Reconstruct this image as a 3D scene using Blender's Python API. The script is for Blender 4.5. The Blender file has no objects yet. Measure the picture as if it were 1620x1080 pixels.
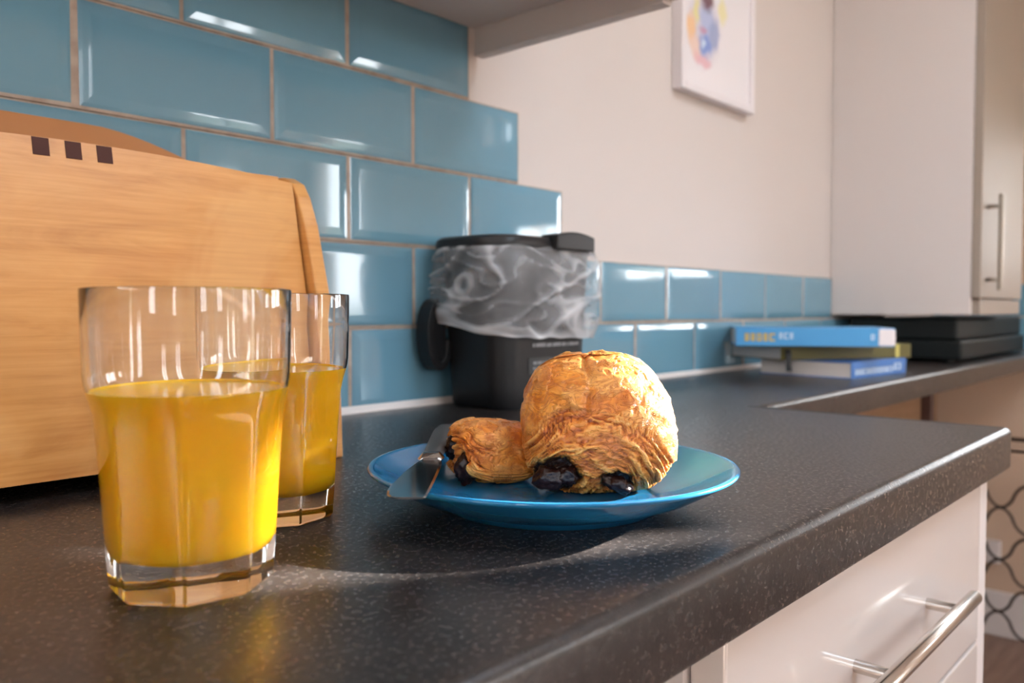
import bpy, bmesh, math, random
from mathutils import Vector, Matrix, noise
random.seed(7)
R = math.radians
C = bpy.context.scene.collection
S = bpy.context.scene
Z0 = 0.9                      # height of the worktop above the floor

# ------------------------------------------------------------------ camera
cd = bpy.data.cameras.new('camera'); cam = bpy.data.objects.new('camera', cd); C.objects.link(cam)
cd.sensor_width = 36; cd.lens = 1315.76 / 1620 * 36
cam.location = (-0.301, -0.810, Z0 + 0.1229)
cam.rotation_euler = (R(90 - 2.165), 0, 0.734 - R(90))
cd.clip_start = 0.01
cd.dof.use_dof = True; cd.dof.focus_distance = 0.50; cd.dof.aperture_fstop = 8.0
S.camera = cam
# ------------------------------------------------------------------ light
S.view_settings.view_transform = 'Standard'; S.view_settings.look = 'None'
S.view_settings.exposure = 0.2; S.view_settings.gamma = 1.0; S.view_settings.use_curve_mapping = False
S.cycles.max_bounces = 20; S.cycles.diffuse_bounces = 8; S.cycles.transmission_bounces = 16
SKY = 12.5
w = bpy.data.worlds.new('world'); S.world = w; w.use_nodes = True
nt = w.node_tree; bg = nt.nodes['Background']
tc = nt.nodes.new('ShaderNodeTexCoord'); sx = nt.nodes.new('ShaderNodeSeparateXYZ')
rp = nt.nodes.new('ShaderNodeValToRGB'); mr = nt.nodes.new('ShaderNodeMapRange')
mr.inputs['From Min'].default_value = -1; mr.inputs['From Max'].default_value = 1
nt.links.new(tc.outputs['Generated'], sx.inputs[0]); nt.links.new(sx.outputs['Z'], mr.inputs['Value'])
nt.links.new(mr.outputs[0], rp.inputs[0]); nt.links.new(rp.outputs[0], bg.inputs[0])
e = rp.color_ramp.elements
e[0].position = 0.0; e[0].color = (.16, .17, .13, 1)
e[1].position = 1.0; e[1].color = (.62, .78, 1, 1)
for p_, c_ in ((.49, (.20, .21, .17, 1)), (.51, (.95, .97, 1, 1)), (.65, (.86, .93, 1, 1))):
    q = e.new(p_); q.color = c_
bg.inputs[1].default_value = SKY
sl = bpy.data.lights.new('sun', 'SUN'); sl.energy = 135; sl.angle = R(0.6); sl.color = (1, .97, .92)
sun = bpy.data.objects.new('sun', sl); C.objects.link(sun); sun.location = (6, -3, 5)
az, el = R(-29), R(18)
sun.rotation_euler = Vector((math.cos(az) * math.cos(el), math.sin(az) * math.cos(el), math.sin(el))).to_track_quat('Z', 'Y').to_euler()

XR = 2.65      # right wall
YF = -3.6      # wall behind the camera
XL = -2.0
ZC = 1.5       # ceiling above worktop
ZF = -0.9      # floor below worktop
OPEN_R = [(-1.25, -.50, .25, .62), (-1.88, -1.55, .28, .50), (-1.987, -1.862, .950, 1.060), (-2.065, -1.987, .950, 1.115), (-3.45, -3.05, -.80, 1.10)]         # y0,y1,z0,z1 in the right wall; the small high pair are slots added to aim the sun
OPEN_F = [(-1.0, -0.62, .25, 1.40), (0.0, .34, .25, 1.40), (1.85, 2.32, 0.0, .95)]              # x0,x1,z0,z1 in the wall behind the camera
OPEN_L = [(-2.75, -2.45, .2, 1.42), (-1.5, -1.22, .2, 1.42)]                                     # y0,y1,z0,z1 in the left wall
OPEN_C = (.15, 1.05, -2.0, -1.15)                                          # x0,x1,y0,y1 unseen ceiling opening added for light from above
def portal(name, loc, rot, sx_, sy_):
    l = bpy.data.lights.new(name, 'AREA'); l.shape = 'RECTANGLE'; l.size = sx_; l.size_y = sy_; l.cycles.is_portal = True
    o = bpy.data.objects.new(name, l); C.objects.link(o); o.location = loc; o.rotation_euler = rot
for y0, y1, z0, z1 in OPEN_R:
    portal('window_portal', (XR + .12, (y0 + y1) / 2, Z0 + (z0 + z1) / 2), (0, R(90), 0), z1 - z0, y1 - y0)
for y0, y1, z0, z1 in OPEN_L:
    portal('window_portal', (XL - .12, (y0 + y1) / 2, Z0 + (z0 + z1) / 2), (0, R(-90), 0), z1 - z0, y1 - y0)
for x0, x1, z0, z1 in OPEN_F:
    portal('window_portal', ((x0 + x1) / 2, YF - .12, Z0 + (z0 + z1) / 2), (R(90), 0, 0), x1 - x0, z1 - z0)

portal('window_portal', ((OPEN_C[0] + OPEN_C[1]) / 2, (OPEN_C[2] + OPEN_C[3]) / 2, Z0 + ZC + .12), (0, 0, 0), OPEN_C[1] - OPEN_C[0], OPEN_C[3] - OPEN_C[2])

# ------------------------------------------------------------------ materials
def srgb(r, g, b):
    f = lambda c: c / 12.92 if c <= .04045 else ((c + .055) / 1.055) ** 2.4
    return (f(r / 255), f(g / 255), f(b / 255), 1)
def mat(name, col, rough=.5, metal=0, spec=.5, coat=0, **kw):
    m = bpy.data.materials.new(name); m.use_nodes = True
    b = m.node_tree.nodes['Principled BSDF']
    b.inputs['Base Color'].default_value = col if len(col) == 4 else (*col, 1)
    b.inputs['Roughness'].default_value = rough; b.inputs['Metallic'].default_value = metal
    b.inputs['Specular IOR Level'].default_value = spec
    b.inputs['Coat Weight'].default_value = coat
    for k, v in kw.items(): b.inputs[k.replace('_', ' ')].default_value = v
    return m
class NB:
    def __init__(s, m): s.t = m.node_tree; s.b = s.t.nodes['Principled BSDF']
    def n(s, typ, **kw):
        o = s.t.nodes.new(typ)
        for k, v in kw.items():
            if k in o.inputs: o.inputs[k].default_value = v
            else: setattr(o, k, v)
        return o
    def l(s, a, b): s.t.links.new(a, b)
    def coords(s, scale=(1, 1, 1), kind='Object', rot=(0, 0, 0)):
        a = s.n('ShaderNodeTexCoord'); m = s.n('ShaderNodeMapping'); m.inputs['Scale'].default_value = scale; m.inputs['Rotation'].default_value = rot
        s.l(a.outputs[kind], m.inputs[0]); return m.outputs[0]
    def noise(s, vec, scale, detail=4, rough=.5, dist=0):
        o = s.n('ShaderNodeTexNoise'); o.inputs['Scale'].default_value = scale; o.inputs['Detail'].default_value = detail
        o.inputs['Roughness'].default_value = rough; o.inputs['Distortion'].default_value = dist
        s.l(vec, o.inputs['Vector']); return o.outputs['Fac']
    def ramp(s, fac, stops):
        o = s.n('ShaderNodeValToRGB'); el = o.color_ramp.elements
        while len(el) > 1: el.remove(el[-1])
        el[0].position = stops[0][0]; el[0].color = stops[0][1]
        for p_, c_ in stops[1:]:
            q = el.new(p_); q.color = c_
        s.l(fac, o.inputs[0]); return o.outputs[0]
    def mix(s, fac, a, b, mode='MIX'):
        o = s.n('ShaderNodeMix', data_type='RGBA', blend_type=mode)
        for sock, v in ((o.inputs[0], fac), (o.inputs[6], a), (o.inputs[7], b)):
            if hasattr(v, 'links'): s.l(v, sock)
            else: sock.default_value = v
        return o.outputs[2]
    def bump(s, h, strength, dist=.001):
        o = s.n('ShaderNodeBump'); o.inputs['Strength'].default_value = strength; o.inputs['Distance'].default_value = dist
        s.l(h, o.inputs['Height']); s.l(o.outputs[0], s.b.inputs['Normal'])
G = lambda v: (v, v, v, 1)

M = {}
M['wall'] = m = mat('cream_paint', (.63, .572, .533), .75, spec=.25)
b = NB(m); v = b.coords(); b.bump(b.noise(v, 260, 3), .12, .0006)
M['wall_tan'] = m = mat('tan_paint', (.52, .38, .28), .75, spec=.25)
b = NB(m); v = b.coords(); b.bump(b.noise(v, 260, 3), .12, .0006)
M['brown_panel'] = m = mat('brown_board', (.30, .17, .09), .55)
b = NB(m); v = b.coords((1, 1, 9)); b.l(b.ramp(b.noise(v, 5, 5), [(.3, (.24, .135, .07, 1)), (.7, (.36, .21, .115, 1))]), b.b.inputs['Base Color'])
M['ceiling'] = mat('white_ceiling', (.85, .83, .80), .8)
M['tile'] = m = mat('blue_glaze', (.10, .26, .34), .06, spec=.55, coat=.4, Coat_Roughness=.03)
b = NB(m); v = b.coords()
oi = b.n('ShaderNodeObjectInfo')
c1 = b.ramp(b.noise(v, 9, 3), [(.3, (.135, .295, .395, 1)), (.7, (.16, .335, .435, 1))])
b.l(b.mix(.5, c1, b.ramp(oi.outputs['Random'], [(0, (.135, .295, .40, 1)), (1, (.16, .34, .44, 1))])), b.b.inputs['Base Color'])
b.bump(b.noise(v, 14, 2), .07, .0015)
M['grout'] = m = mat('grout', (.42, .34, .28), .9, spec=.1)
b = NB(m); v = b.coords(); b.l(b.ramp(b.noise(v, 60, 4), [(.3, (.36, .28, .225, 1)), (.7, (.50, .42, .35, 1))]), b.b.inputs['Base Color'])
M['sealant'] = mat('white_sealant', (.78, .74, .71), .4)
M['laminate'] = m = mat('charcoal_laminate', (.03, .03, .032), .38, spec=.5)
b = NB(m); v = b.coords()
f1 = b.noise(v, 300, 6, .68, .15); f2 = b.noise(v, 34, 4, .6)
c = b.ramp(f1, [(.30, (.004, .0035, .0035, 1)), (.49, (.011, .0095, .009, 1)), (.60, (.034, .029, .027, 1)), (.78, (.10, .09, .084, 1))])
b.l(b.mix(b.ramp(f2, [(.35, G(0)), (.75, G(.55))]), c, (.040, .031, .028, 1)), b.b.inputs['Base Color'])
b.l(b.ramp(f1, [(.3, G(.36)), (.7, G(.24))]), b.b.inputs['Roughness'])
b.bump(b.noise(v, 420, 3, .6), .22, .0006)
M['edge_dark'] = mat('black_edging', (.008, .008, .008), .4)
M['white_gloss'] = m = mat('white_gloss_front', (.58, .525, .485), .10, spec=.5)
b = NB(m); v = b.coords(); b.bump(b.noise(v, 6, 2), .05, .002)
M['white_satin'] = mat('white_satin_board', (.63, .58, .555), .5, spec=.3)
M['shaded_satin'] = mat('shaded_cream_door', (.29, .24, .20), .6, spec=.2)  # cream darkened in colour to carry the weak light on the door
M['steel'] = m = mat('brushed_steel', (.62, .58, .54), .22, metal=1)
b = NB(m); v = b.coords((1, 60, 60)); b.bump(b.noise(v, 30, 2), .05, .0005)
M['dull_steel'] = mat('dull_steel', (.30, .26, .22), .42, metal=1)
M['knife'] = mat('polished_steel', (.40, .40, .41), .10, metal=1)
M['knife_handle'] = mat('satin_steel', (.09, .09, .09), .5, metal=.6)
M['wood'] = m = mat('honey_pine', (.6, .33, .14), .34, spec=.4)
b = NB(m); v = b.coords((1.0, 1.0, 7.0)); v2 = b.coords((1, 1, 1)); v3 = b.coords((.6, 1, 30))
wv = b.noise(v, 7, 5, .6, 1.6)
c = b.ramp(wv, [(.25, (.42, .165, .036, 1)), (.5, (.55, .245, .062, 1)), (.75, (.62, .30, .09, 1))])
kn = b.ramp(b.noise(v2, 9, 3, .5, .8), [(.56, G(0)), (.72, G(.6))])
c = b.mix(kn, c, (.46, .17, .045, 1))
c = b.mix(b.ramp(b.noise(v2, 5.5, 4, .55, 1.2), [(.52, G(0)), (.60, G(.5))]), c, (.68, .38, .14, 1))
c = b.mix(.22, c, b.ramp(b.noise(v3, 16, 4), [(.3, (.38, .16, .045, 1)), (.7, (.66, .36, .13, 1))]))
b.l(c, b.b.inputs['Base Color']); b.bump(b.noise(v3, 40, 3), .06, .0006)
M['wood_shaded'] = mat('shaded_pine', (.46, .20, .065), .4, spec=.4)  # pine darkened to stand in for shade on the back board
M['walnut'] = mat('dark_walnut_inlay', (.060, .018, .011), .6, spec=.2)
M['blue_plate'] = m = mat('blue_stoneware', (.013, .145, .30), .13, spec=.45)
b = NB(m); v = b.coords(); b.l(b.ramp(b.noise(v, 22, 4), [(.3, (.010, .125, .275, 1)), (.7, (.016, .155, .32, 1))]), b.b.inputs['Base Color'])
M['chocolate'] = m = mat('dark_chocolate', (.016, .004, .003), .3, spec=.4)
b = NB(m); v = b.coords(); b.bump(b.noise(v, 260, 4, .6), .6, .0012)
M['black_plastic'] = m = mat('black_plastic', (.010, .010, .011), .42, spec=.35)
b = NB(m); v = b.coords(); b.bump(b.noise(v, 900, 2), .08, .0004)
M['print_grey'] = mat('grey_print', (.26, .26, .27), .6)
M['box_grey'] = mat('dark_grey_print', (.035, .035, .036), .6)
M['film'] = m = mat('translucent_film', (.62, .62, .63), .30, spec=.6)
b = NB(m); v = b.coords((1, 1, 1.3)); at = b.n('ShaderNodeAttribute', attribute_name='crease')
fn = b.noise(v, 12, 4, .5, .8)
ad = b.n('ShaderNodeMath', operation='ADD'); b.l(at.outputs['Fac'], ad.inputs[0]); b.l(fn, ad.inputs[1])
b.l(b.ramp(ad.outputs[0], [(.35, G(.13)), (.62, G(.31)), (.95, G(.85))]), b.b.inputs['Alpha'])
b.bump(b.noise(v, 45, 3, .5, .8), .25, .002)
M['dark_appliance'] = mat('black_casing', (.006, .008, .008), .5, spec=.2)
M['picture_white'] = mat('white_frame', (.76, .72, .73), .5)
M['rod'] = mat('dark_bronze_rod', (.030, .018, .011), .45, metal=.3)
M['post'] = mat('dark_brown_post', (.05, .016, .008), .5)
M['floor'] = m = mat('floor_boards', (.20, .12, .085), .45)
b = NB(m); v = b.coords((1, 8, 1)); b.l(b.ramp(b.noise(v, 6, 5), [(.3, (.15, .085, .06, 1)), (.7, (.26, .165, .12, 1))]), b.b.inputs['Base Color'])
M['page'] = m = mat('book_pages', (.66, .60, .56), .8, spec=.1)
b = NB(m); v = b.coords((1, 1, 500)); b.l(b.ramp(b.noise(v, 2, 2), [(.35, (.56, .50, .46, 1)), (.65, (.74, .69, .65, 1))]), b.b.inputs['Base Color'])
M['grey_plastic'] = mat('grey_fascia', (.16, .17, .17), .4)
M['frame_white'] = mat('window_frame_paint', (.8, .8, .8), .4)
def glass_mat():
    m = mat('clear_glass', (.985, .99, .985), 0, spec=.5, IOR=1.5)
    m.node_tree.nodes['Principled BSDF'].inputs['Transmission Weight'].default_value = 1
    return m
M['glass'] = glass_mat()
M['juice'] = m = mat('orange_juice', (1, .52, .012), .18, spec=.3)
nb_ = NB(m); nb_.b.inputs['Subsurface Weight'].default_value = .3
nb_.b.inputs['Subsurface Radius'].default_value = (1.0, .7, .2); nb_.b.inputs['Subsurface Scale'].default_value = .006
nb_.l(nb_.ramp(nb_.noise(nb_.coords(), 40, 4), [(.3, (1, .49, .008, 1)), (.7, (1, .56, .014, 1))]), nb_.b.inputs['Base Color'])
def pastry_mat(name):
    m = mat(name, (.7, .35, .1), .33, spec=.5); b = NB(m); v = b.coords(); vs = b.coords((1, 1, 1.9))
    a = b.n('ShaderNodeAttribute', attribute_name='layer'); k = b.n('ShaderNodeAttribute', attribute_name='endface'); f = b.n('ShaderNodeAttribute', attribute_name='flake')
    n1 = b.noise(v, 48, 5, .6, 1.4); n2 = b.noise(v, 170, 5, .6, .8); n3 = b.noise(v, 26, 3, .5, .8)
    crust = b.ramp(n1, [(.30, (.44, .11, .012, 1)), (.44, (.66, .215, .028, 1)), (.56, (.80, .31, .046, 1)), (.72, (.90, .45, .11, 1))])
    crust = b.mix(f.outputs['Fac'], crust, (.84, .44, .13, 1))
    crust = b.mix(b.ramp(n3, [(.53, G(0)), (.66, G(.62))]), crust, (.55, .165, .03, 1))
    crust = b.mix(b.ramp(n2, [(.50, G(0)), (.72, G(.45))]), crust, (.46, .12, .018, 1))
    n4 = b.noise(vs, 75, 3, .55, 2.2)
    wrk = b.ramp(n4, [(.455, G(0)), (.495, G(1)), (.505, G(1)), (.545, G(0))])
    crust = b.mix(b.mix(.5, (0, 0, 0, 1), wrk), crust, (.40, .09, .012, 1))
    lay = b.ramp(a.outputs['Fac'], [(0, (.27, .05, .006, 1)), (.28, (.56, .145, .016, 1)), (.62, (.80, .30, .050, 1)), (1, (.90, .48, .14, 1))])
    lay = b.mix(b.ramp(n3, [(.48, G(0)), (.66, G(.5))]), lay, (.58, .19, .04, 1))
    hl = b.n('ShaderNodeAttribute', attribute_name='hole'); b.l(b.mix(hl.outputs['Fac'], b.mix(k.outputs['Fac'], crust, lay), (.022, .006, .004, 1)), b.b.inputs['Base Color'])
    h = b.n('ShaderNodeMath', operation='ADD'); b.l(n1, h.inputs[0]); b.l(n2, h.inputs[1])
    sb_ = b.n('ShaderNodeMath', operation='MULTIPLY_ADD'); b.l(wrk, sb_.inputs[0]); sb_.inputs[1].default_value = -.7; b.l(h.outputs[0], sb_.inputs[2])
    b.bump(sb_.outputs[0], .65, .0014)
    b.b.inputs['Subsurface Weight'].default_value = .15; b.b.inputs['Subsurface Radius'].default_value = (1, .5, .2); b.b.inputs['Subsurface Scale'].default_value = .004
    return m
M['pastry'] = pastry_mat('flaky_pastry')
def flat(name, c, rough=.5): 
    if name not in M: M[name] = mat(name, c, rough)
    return M[name]

# ------------------------------------------------------------------ mesh helpers
def obj(name, bm, material, parent=None, loc=None, smooth=False, rot=None):
    me = bpy.data.meshes.new(name); bmesh.ops.recalc_face_normals(bm, faces=bm.faces[:]); bm.to_mesh(me); bm.free()
    me.materials.append(material)
    if smooth: me.polygons.foreach_set('use_smooth', [True] * len(me.polygons))
    o = bpy.data.objects.new(name, me); C.objects.link(o)
    if parent: o.parent = parent
    if loc: o.location = loc
    if rot: o.rotation_euler = rot
    return o
def tag(o, label=None, cat=None, group=None, kind=None):
    for k, v in (('label', label), ('category', cat), ('group', group), ('kind', kind)):
        if v: o[k] = v
    return o
def thing(name, label, cat, loc=(0, 0, 0), rotz=0, group=None):
    o = bpy.data.objects.new(name, None); C.objects.link(o); o.location = loc; o.rotation_euler = (0, 0, rotz); o.empty_display_size = .05
    return tag(o, label, cat, group)
def struct(name, bm, m, parent=None, smooth=False):
    o = obj(name, bm, m, parent, smooth=smooth)
    if not parent: o['kind'] = 'structure'
    return o
def bx(bm, x0, x1, y0, y1, z0, z1, bev=0, seg=2):
    r = bmesh.ops.create_cube(bm, size=1)
    vs = r['verts']
    for v in vs:
        v.co = Vector(((x0 + x1) / 2 + v.co.x * (x1 - x0), (y0 + y1) / 2 + v.co.y * (y1 - y0), (z0 + z1) / 2 + v.co.z * (z1 - z0)))
    if bev:
        es = list({e_ for v in vs for e_ in v.link_edges})
        bmesh.ops.bevel(bm, geom=es, offset=bev, segments=seg, affect='EDGES', profile=.5)
    return bm
def box(*a, **k): return bx(bmesh.new(), *a, **k)
def prism(bm, pts, axis, a0, a1):
    """extrude a closed outline; axis 'x': pts are (y,z); 'y': (x,z); 'z': (x,y)"""
    f = {'x': lambda p, a: (a, p[0], p[1]), 'y': lambda p, a: (p[0], a, p[1]), 'z': lambda p, a: (p[0], p[1], a)}[axis]
    A = [bm.verts.new(f(p, a0)) for p in pts]; B = [bm.verts.new(f(p, a1)) for p in pts]
    n = len(pts)
    bm.faces.new(A); bm.faces.new(B[::-1])
    for i in range(n): bm.faces.new((A[i], A[(i + 1) % n], B[(i + 1) % n], B[i]))
    return bm
def lathe(bm, prof, n=64, c=(0, 0), closed=False):
    rings = []
    for r, z in prof:
        if r < 1e-6: rings.append([bm.verts.new((c[0], c[1], z))])
        else: rings.append([bm.verts.new((c[0] + r * math.cos(2 * math.pi * i / n), c[1] + r * math.sin(2 * math.pi * i / n), z)) for i in range(n)])
    pairs = list(zip(rings, rings[1:])) + ([(rings[-1], rings[0])] if closed else [])
    for A, B in pairs:
        if len(A) == 1 and len(B) == 1: continue
        for i in range(n):
            j = (i + 1) % n
            if len(A) == 1: bm.faces.new((A[0], B[i], B[j]))
            elif len(B) == 1: bm.faces.new((A[i], A[j], B[0]))
            else: bm.faces.new((A[i], A[j], B[j], B[i]))
    return bm
def tube(bm, pts, r, n=10, caps=True):
    pts = [Vector(p) for p in pts]; rings = []
    t0 = (pts[1] - pts[0]).normalized(); up = Vector((0, 0, 1)) if abs(t0.z) < .9 else Vector((1, 0, 0))
    for i, p in enumerate(pts):
        t = (pts[min(i + 1, len(pts) - 1)] - pts[max(i - 1, 0)]).normalized()
        a = t.cross(up).normalized(); up = a.cross(t).normalized()
        rr = r[i] if isinstance(r, (list, tuple)) else r
        rings.append([bm.verts.new(p + rr * (math.cos(2 * math.pi * k / n) * a + math.sin(2 * math.pi * k / n) * up)) for k in range(n)])
    for A, B in zip(rings, rings[1:]):
        for i in range(n): bm.faces.new((A[i], A[(i + 1) % n], B[(i + 1) % n], B[i]))
    if caps: bm.faces.new(rings[0][::-1]); bm.faces.new(rings[-1])
    return bm
def fan_loft(bm, rings, cap0=True, cap1=True):
    R_ = [[bm.verts.new(p) for p in r] for r in rings]; n = len(R_[0])
    for A, B in zip(R_, R_[1:]):
        for i in range(n): bm.faces.new((A[i], A[(i + 1) % n], B[(i + 1) % n], B[i]))
    if cap0: bm.faces.new(R_[0][::-1])
    if cap1: bm.faces.new(R_[-1])
    return bm
def rrect(x0, x1, y0, y1, r, n=8):
    P = []
    for cx, cy, a in ((x1 - r, y1 - r, 0), (x0 + r, y1 - r, 90), (x0 + r, y0 + r, 180), (x1 - r, y0 + r, 270)):
        for i in range(n + 1):
            t = R(a + 90 * i / n); P.append((cx + r * math.cos(t), cy + r * math.sin(t)))
    return P
def sharp_by_angle(o, deg=35):
    me = o.data; bm = bmesh.new(); bm.from_mesh(me)
    for e_ in bm.edges:
        if len(e_.link_faces) == 2 and e_.calc_face_angle(0) > R(deg): e_.smooth = False
    for f in bm.faces: f.smooth = True
    bm.to_mesh(me); bm.free()

# ------------------------------------------------------------------ setting
struct('floor', box(XL - .1, XR + .1, YF - .1, .1, Z0 + ZF - .05, Z0 + ZF), M['floor'])
bm = bmesh.new(); a = OPEN_C
for q_ in ((XL - .1, a[0], YF - .1, .1), (a[1], XR + .1, YF - .1, .1), (a[0], a[1], YF - .1, a[2]), (a[0], a[1], a[3], .1)): bx(bm, *q_, Z0 + ZC, Z0 + ZC + .08)
struct('ceiling', bm, M['ceiling'])
wb = struct('wall_back', box(XL, XR, 0.0, .1, Z0 + ZF, Z0 + ZC), M['wall'])
def wall_open(a0, a1, opens, put):
    bm = bmesh.new(); xs = a0; cols = {}
    for s0, s1, z0, z1 in opens: cols.setdefault((s0, s1), []).append((z0, z1))
    for (s0, s1), zs in sorted(cols.items()):
        put(bm, xs, s0, ZF, ZC); zz = ZF
        for z0, z1 in sorted(zs): put(bm, s0, s1, zz, z0); zz = z1
        put(bm, s0, s1, zz, ZC); xs = s1
    put(bm, xs, a1, ZF, ZC); return bm
wl = struct('wall_left', wall_open(YF, .1, OPEN_L, lambda bm, a, b_, z0, z1: bx(bm, XL - .1, XL, a, b_, Z0 + z0, Z0 + z1)), M['wall'])
wr = struct('wall_right', wall_open(YF, .1, OPEN_R, lambda bm, a, b_, z0, z1: bx(bm, XR, XR + .1, a, b_, Z0 + z0, Z0 + z1)), M['wall_tan'])
wf = struct('wall_front', wall_open(XL - .1, XR + .1, OPEN_F, lambda bm, a, b_, z0, z1: bx(bm, a, b_, YF - .1, YF, Z0 + z0, Z0 + z1)), M['wall'])
k = 0
for xw, y0, y1, z0, z1 in [(XR, *a) for a in OPEN_R] + [(XL - .1, *a) for a in OPEN_L]:
    k += 1; bm = bmesh.new(); t = .006
    for a in ((y0, y0 + t, z0, z1), (y1 - t, y1, z0, z1), (y0, y1, z0, z0 + t), (y0, y1, z1 - t, z1)) : bx(bm, xw + .045, xw + .053, a[0], a[1], Z0 + a[2], Z0 + a[3])
    struct('window_%d' % k, bm, M['frame_white'])  # the added sun slots get frames here too
for x0, x1, z0, z1 in OPEN_F:
    k += 1; bm = bmesh.new(); t = .04; xm = (x0 + x1) / 2
    for a in ((x0, x0 + t, z0, z1), (x1 - t, x1, z0, z1), (xm - t / 2, xm + t / 2, z0, z1), (x0, x1, z0, z0 + t), (x0, x1, z1 - t, z1)): bx(bm, a[0], a[1], YF - .08, YF - .03, Z0 + a[2], Z0 + a[3])
    struct('window_%d' % k, bm, M['frame_white'])
struct('sun_block_roof_1', box(3.80, 5.4, -2.75, -.95, Z0 + 1.12, Z0 + 1.20), M['frame_white'])      # unseen slab added outside the right wall to block the sun
for q_ in ((3.9, -2.68), (5.3, -2.68), (3.9, -1.02), (5.3, -1.02)): struct('sun_block_post_1', box(q_[0] - .04, q_[0] + .04, q_[1] - .04, q_[1] + .04, 0, Z0 + 1.119), M['frame_white'])  # posts under the added sun-blocking slab
bm = box(XR - .018, XR, YF, 0, Z0 + ZF, Z0 + ZF + .14, bev=.004)
struct('baseboard_right', bm, M['white_satin'])
# tiled splashback: grout bed with a stepped outline, every tile an object of its own
PU, PV, TH = .202, .102, .008
bm = bmesh.new()
for r_, xe in ((0, XR), (1, 1.789), (2, 3.5 * PU), (3, 3.0 * PU), (4, 2.5 * PU)):
    bx(bm, -3 * PU - .02, xe - .001, -.0052, 0, Z0 + r_ * PV, Z0 + (r_ + 1) * PV - .001)
obj('grout_bed', bm, M['grout'], wb)
def tile_mesh():
    bm = bmesh.new(); hw, hh = (PU - .0042) / 2, (PV - .0042) / 2
    steps = [(0, 0.0), (0, .0048), (.0012, .0058), (.0045, .0067), (.0090, .0073), (.0118, .0077), (.0130, .0078)]
    rings = []
    for ins, d in steps:
        a, b_ = hw - ins, hh - ins
        rings.append([(-a, -d, -b_), (a, -d, -b_), (a, -d, b_), (-a, -d, b_)])
    fan_loft(bm, rings)
    bmesh.ops.recalc_face_normals(bm, faces=bm.faces[:])
    me = bpy.data.meshes.new('tile'); bm.to_mesh(me); bm.free(); me.materials.append(M['tile']); return me
TM = tile_mesh()
tilt = {}
for row in range(5):
    lim = {0: XR, 1: 1.789, 2: 3.5 * PU, 3: 3 * PU, 4: 2.5 * PU}[row]
    off = .5 if row % 2 == 0 else 0
    u = -3 + off
    while u * PU < lim - .02:
        x0 = u * PU; x1 = min(x0 + PU, lim)
        o = bpy.data.objects.new('tile', TM); C.objects.link(o); o.parent = wb
        o.location = ((x0 + x1) / 2, 0, Z0 + (row + .5) * PV); o.scale.x = (x1 - x0) / PU
        o.rotation_euler = (R(random.uniform(-.35, .35)), 0, R(random.uniform(-.45, .45)))
        u += 1
bm = bmesh.new(); bx(bm, XR - .0052, XR, -.5, -.006, Z0, Z0 + 2 * PV - .001); obj('grout_bed', bm, M['grout'], wr)
for row in range(2):
    for j in range(3):
        y1 = -.008 - PU * (j - (.5 if row else 0)); y0 = max(y1 - PU, -.5)
        y1 = min(y1, -.008)
        if y1 - y0 < .02: continue
        o = bpy.data.objects.new('tile', TM); C.objects.link(o); o.parent = wr
        o.location = (XR, (y0 + y1) / 2, Z0 + (row + .5) * PV); o.scale.x = (y1 - y0) / PU; o.rotation_euler = (0, 0, R(-90))
tr = struct('trim_1', prism(bmesh.new(), [(-.0078, Z0), (-.013, Z0), (-.0125, Z0 + .003), (-.0078, Z0 + .0085)], 'x', -.6, XR - .01), M['sealant'])

# ------------------------------------------------------------------ worktop
T = .043
def edge_profile(yf, r=.0075):
    P = [(-.0002, Z0 - T), (-.0002, Z0)]
    for i in range(7):
        t = R(90 + 90 * i / 6); P.append((yf + r + r * math.cos(t), Z0 - r + r * math.sin(t)))
    for i in range(3):
        t = R(180 + 90 * i / 2); P.append((yf + .003 + .003 * math.cos(t), Z0 - T + .003 + .003 * math.sin(t)))
    return P
wt = thing('kitchen_worktop', 'charcoal speckled laminate worktop with a rounded front edge along the tiled wall', 'worktop', (0, 0, 0))
o = obj('worktop_slab', prism(bmesh.new(), edge_profile(-.618), 'x', -1.2, .6885), M['laminate'], wt); sharp_by_angle(o)
o = obj('worktop_slab', prism(bmesh.new(), edge_profile(-.335), 'x', .6885, XR - .0002), M['laminate'], wt); sharp_by_angle(o)
bm = prism(bmesh.new(), [(a, b_) for a, b_ in edge_profile(-.6178) if a < -.2] + [(-.325, Z0 - T), (-.325, Z0 + .0006)], 'x', .6835, .6915)
obj('edging_strip', bm, M['edge_dark'], wt)['label'] = 'thin black strip closing the sawn end'
# wall below the narrow counter
pn = thing('back_panel', 'brown board closing the space under the narrow counter', 'panel')
obj('board', box(.74, XR - .02, -.03, -.002, Z0 + ZF, Z0 - T - .001, bev=.002), M['brown_panel'], pn)
lg = thing('support_post', 'thin dark brown post under the narrow part of the worktop', 'post', (1.619, -.28, Z0 + ZF))
obj('post_shaft', box(-.011, .011, -.011, .011, .012, -ZF - T, bev=.002), M['post'], lg)
obj('foot_plate', box(-.03, .03, -.03, .03, 0, .012, bev=.002), M['post'], lg)

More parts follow.
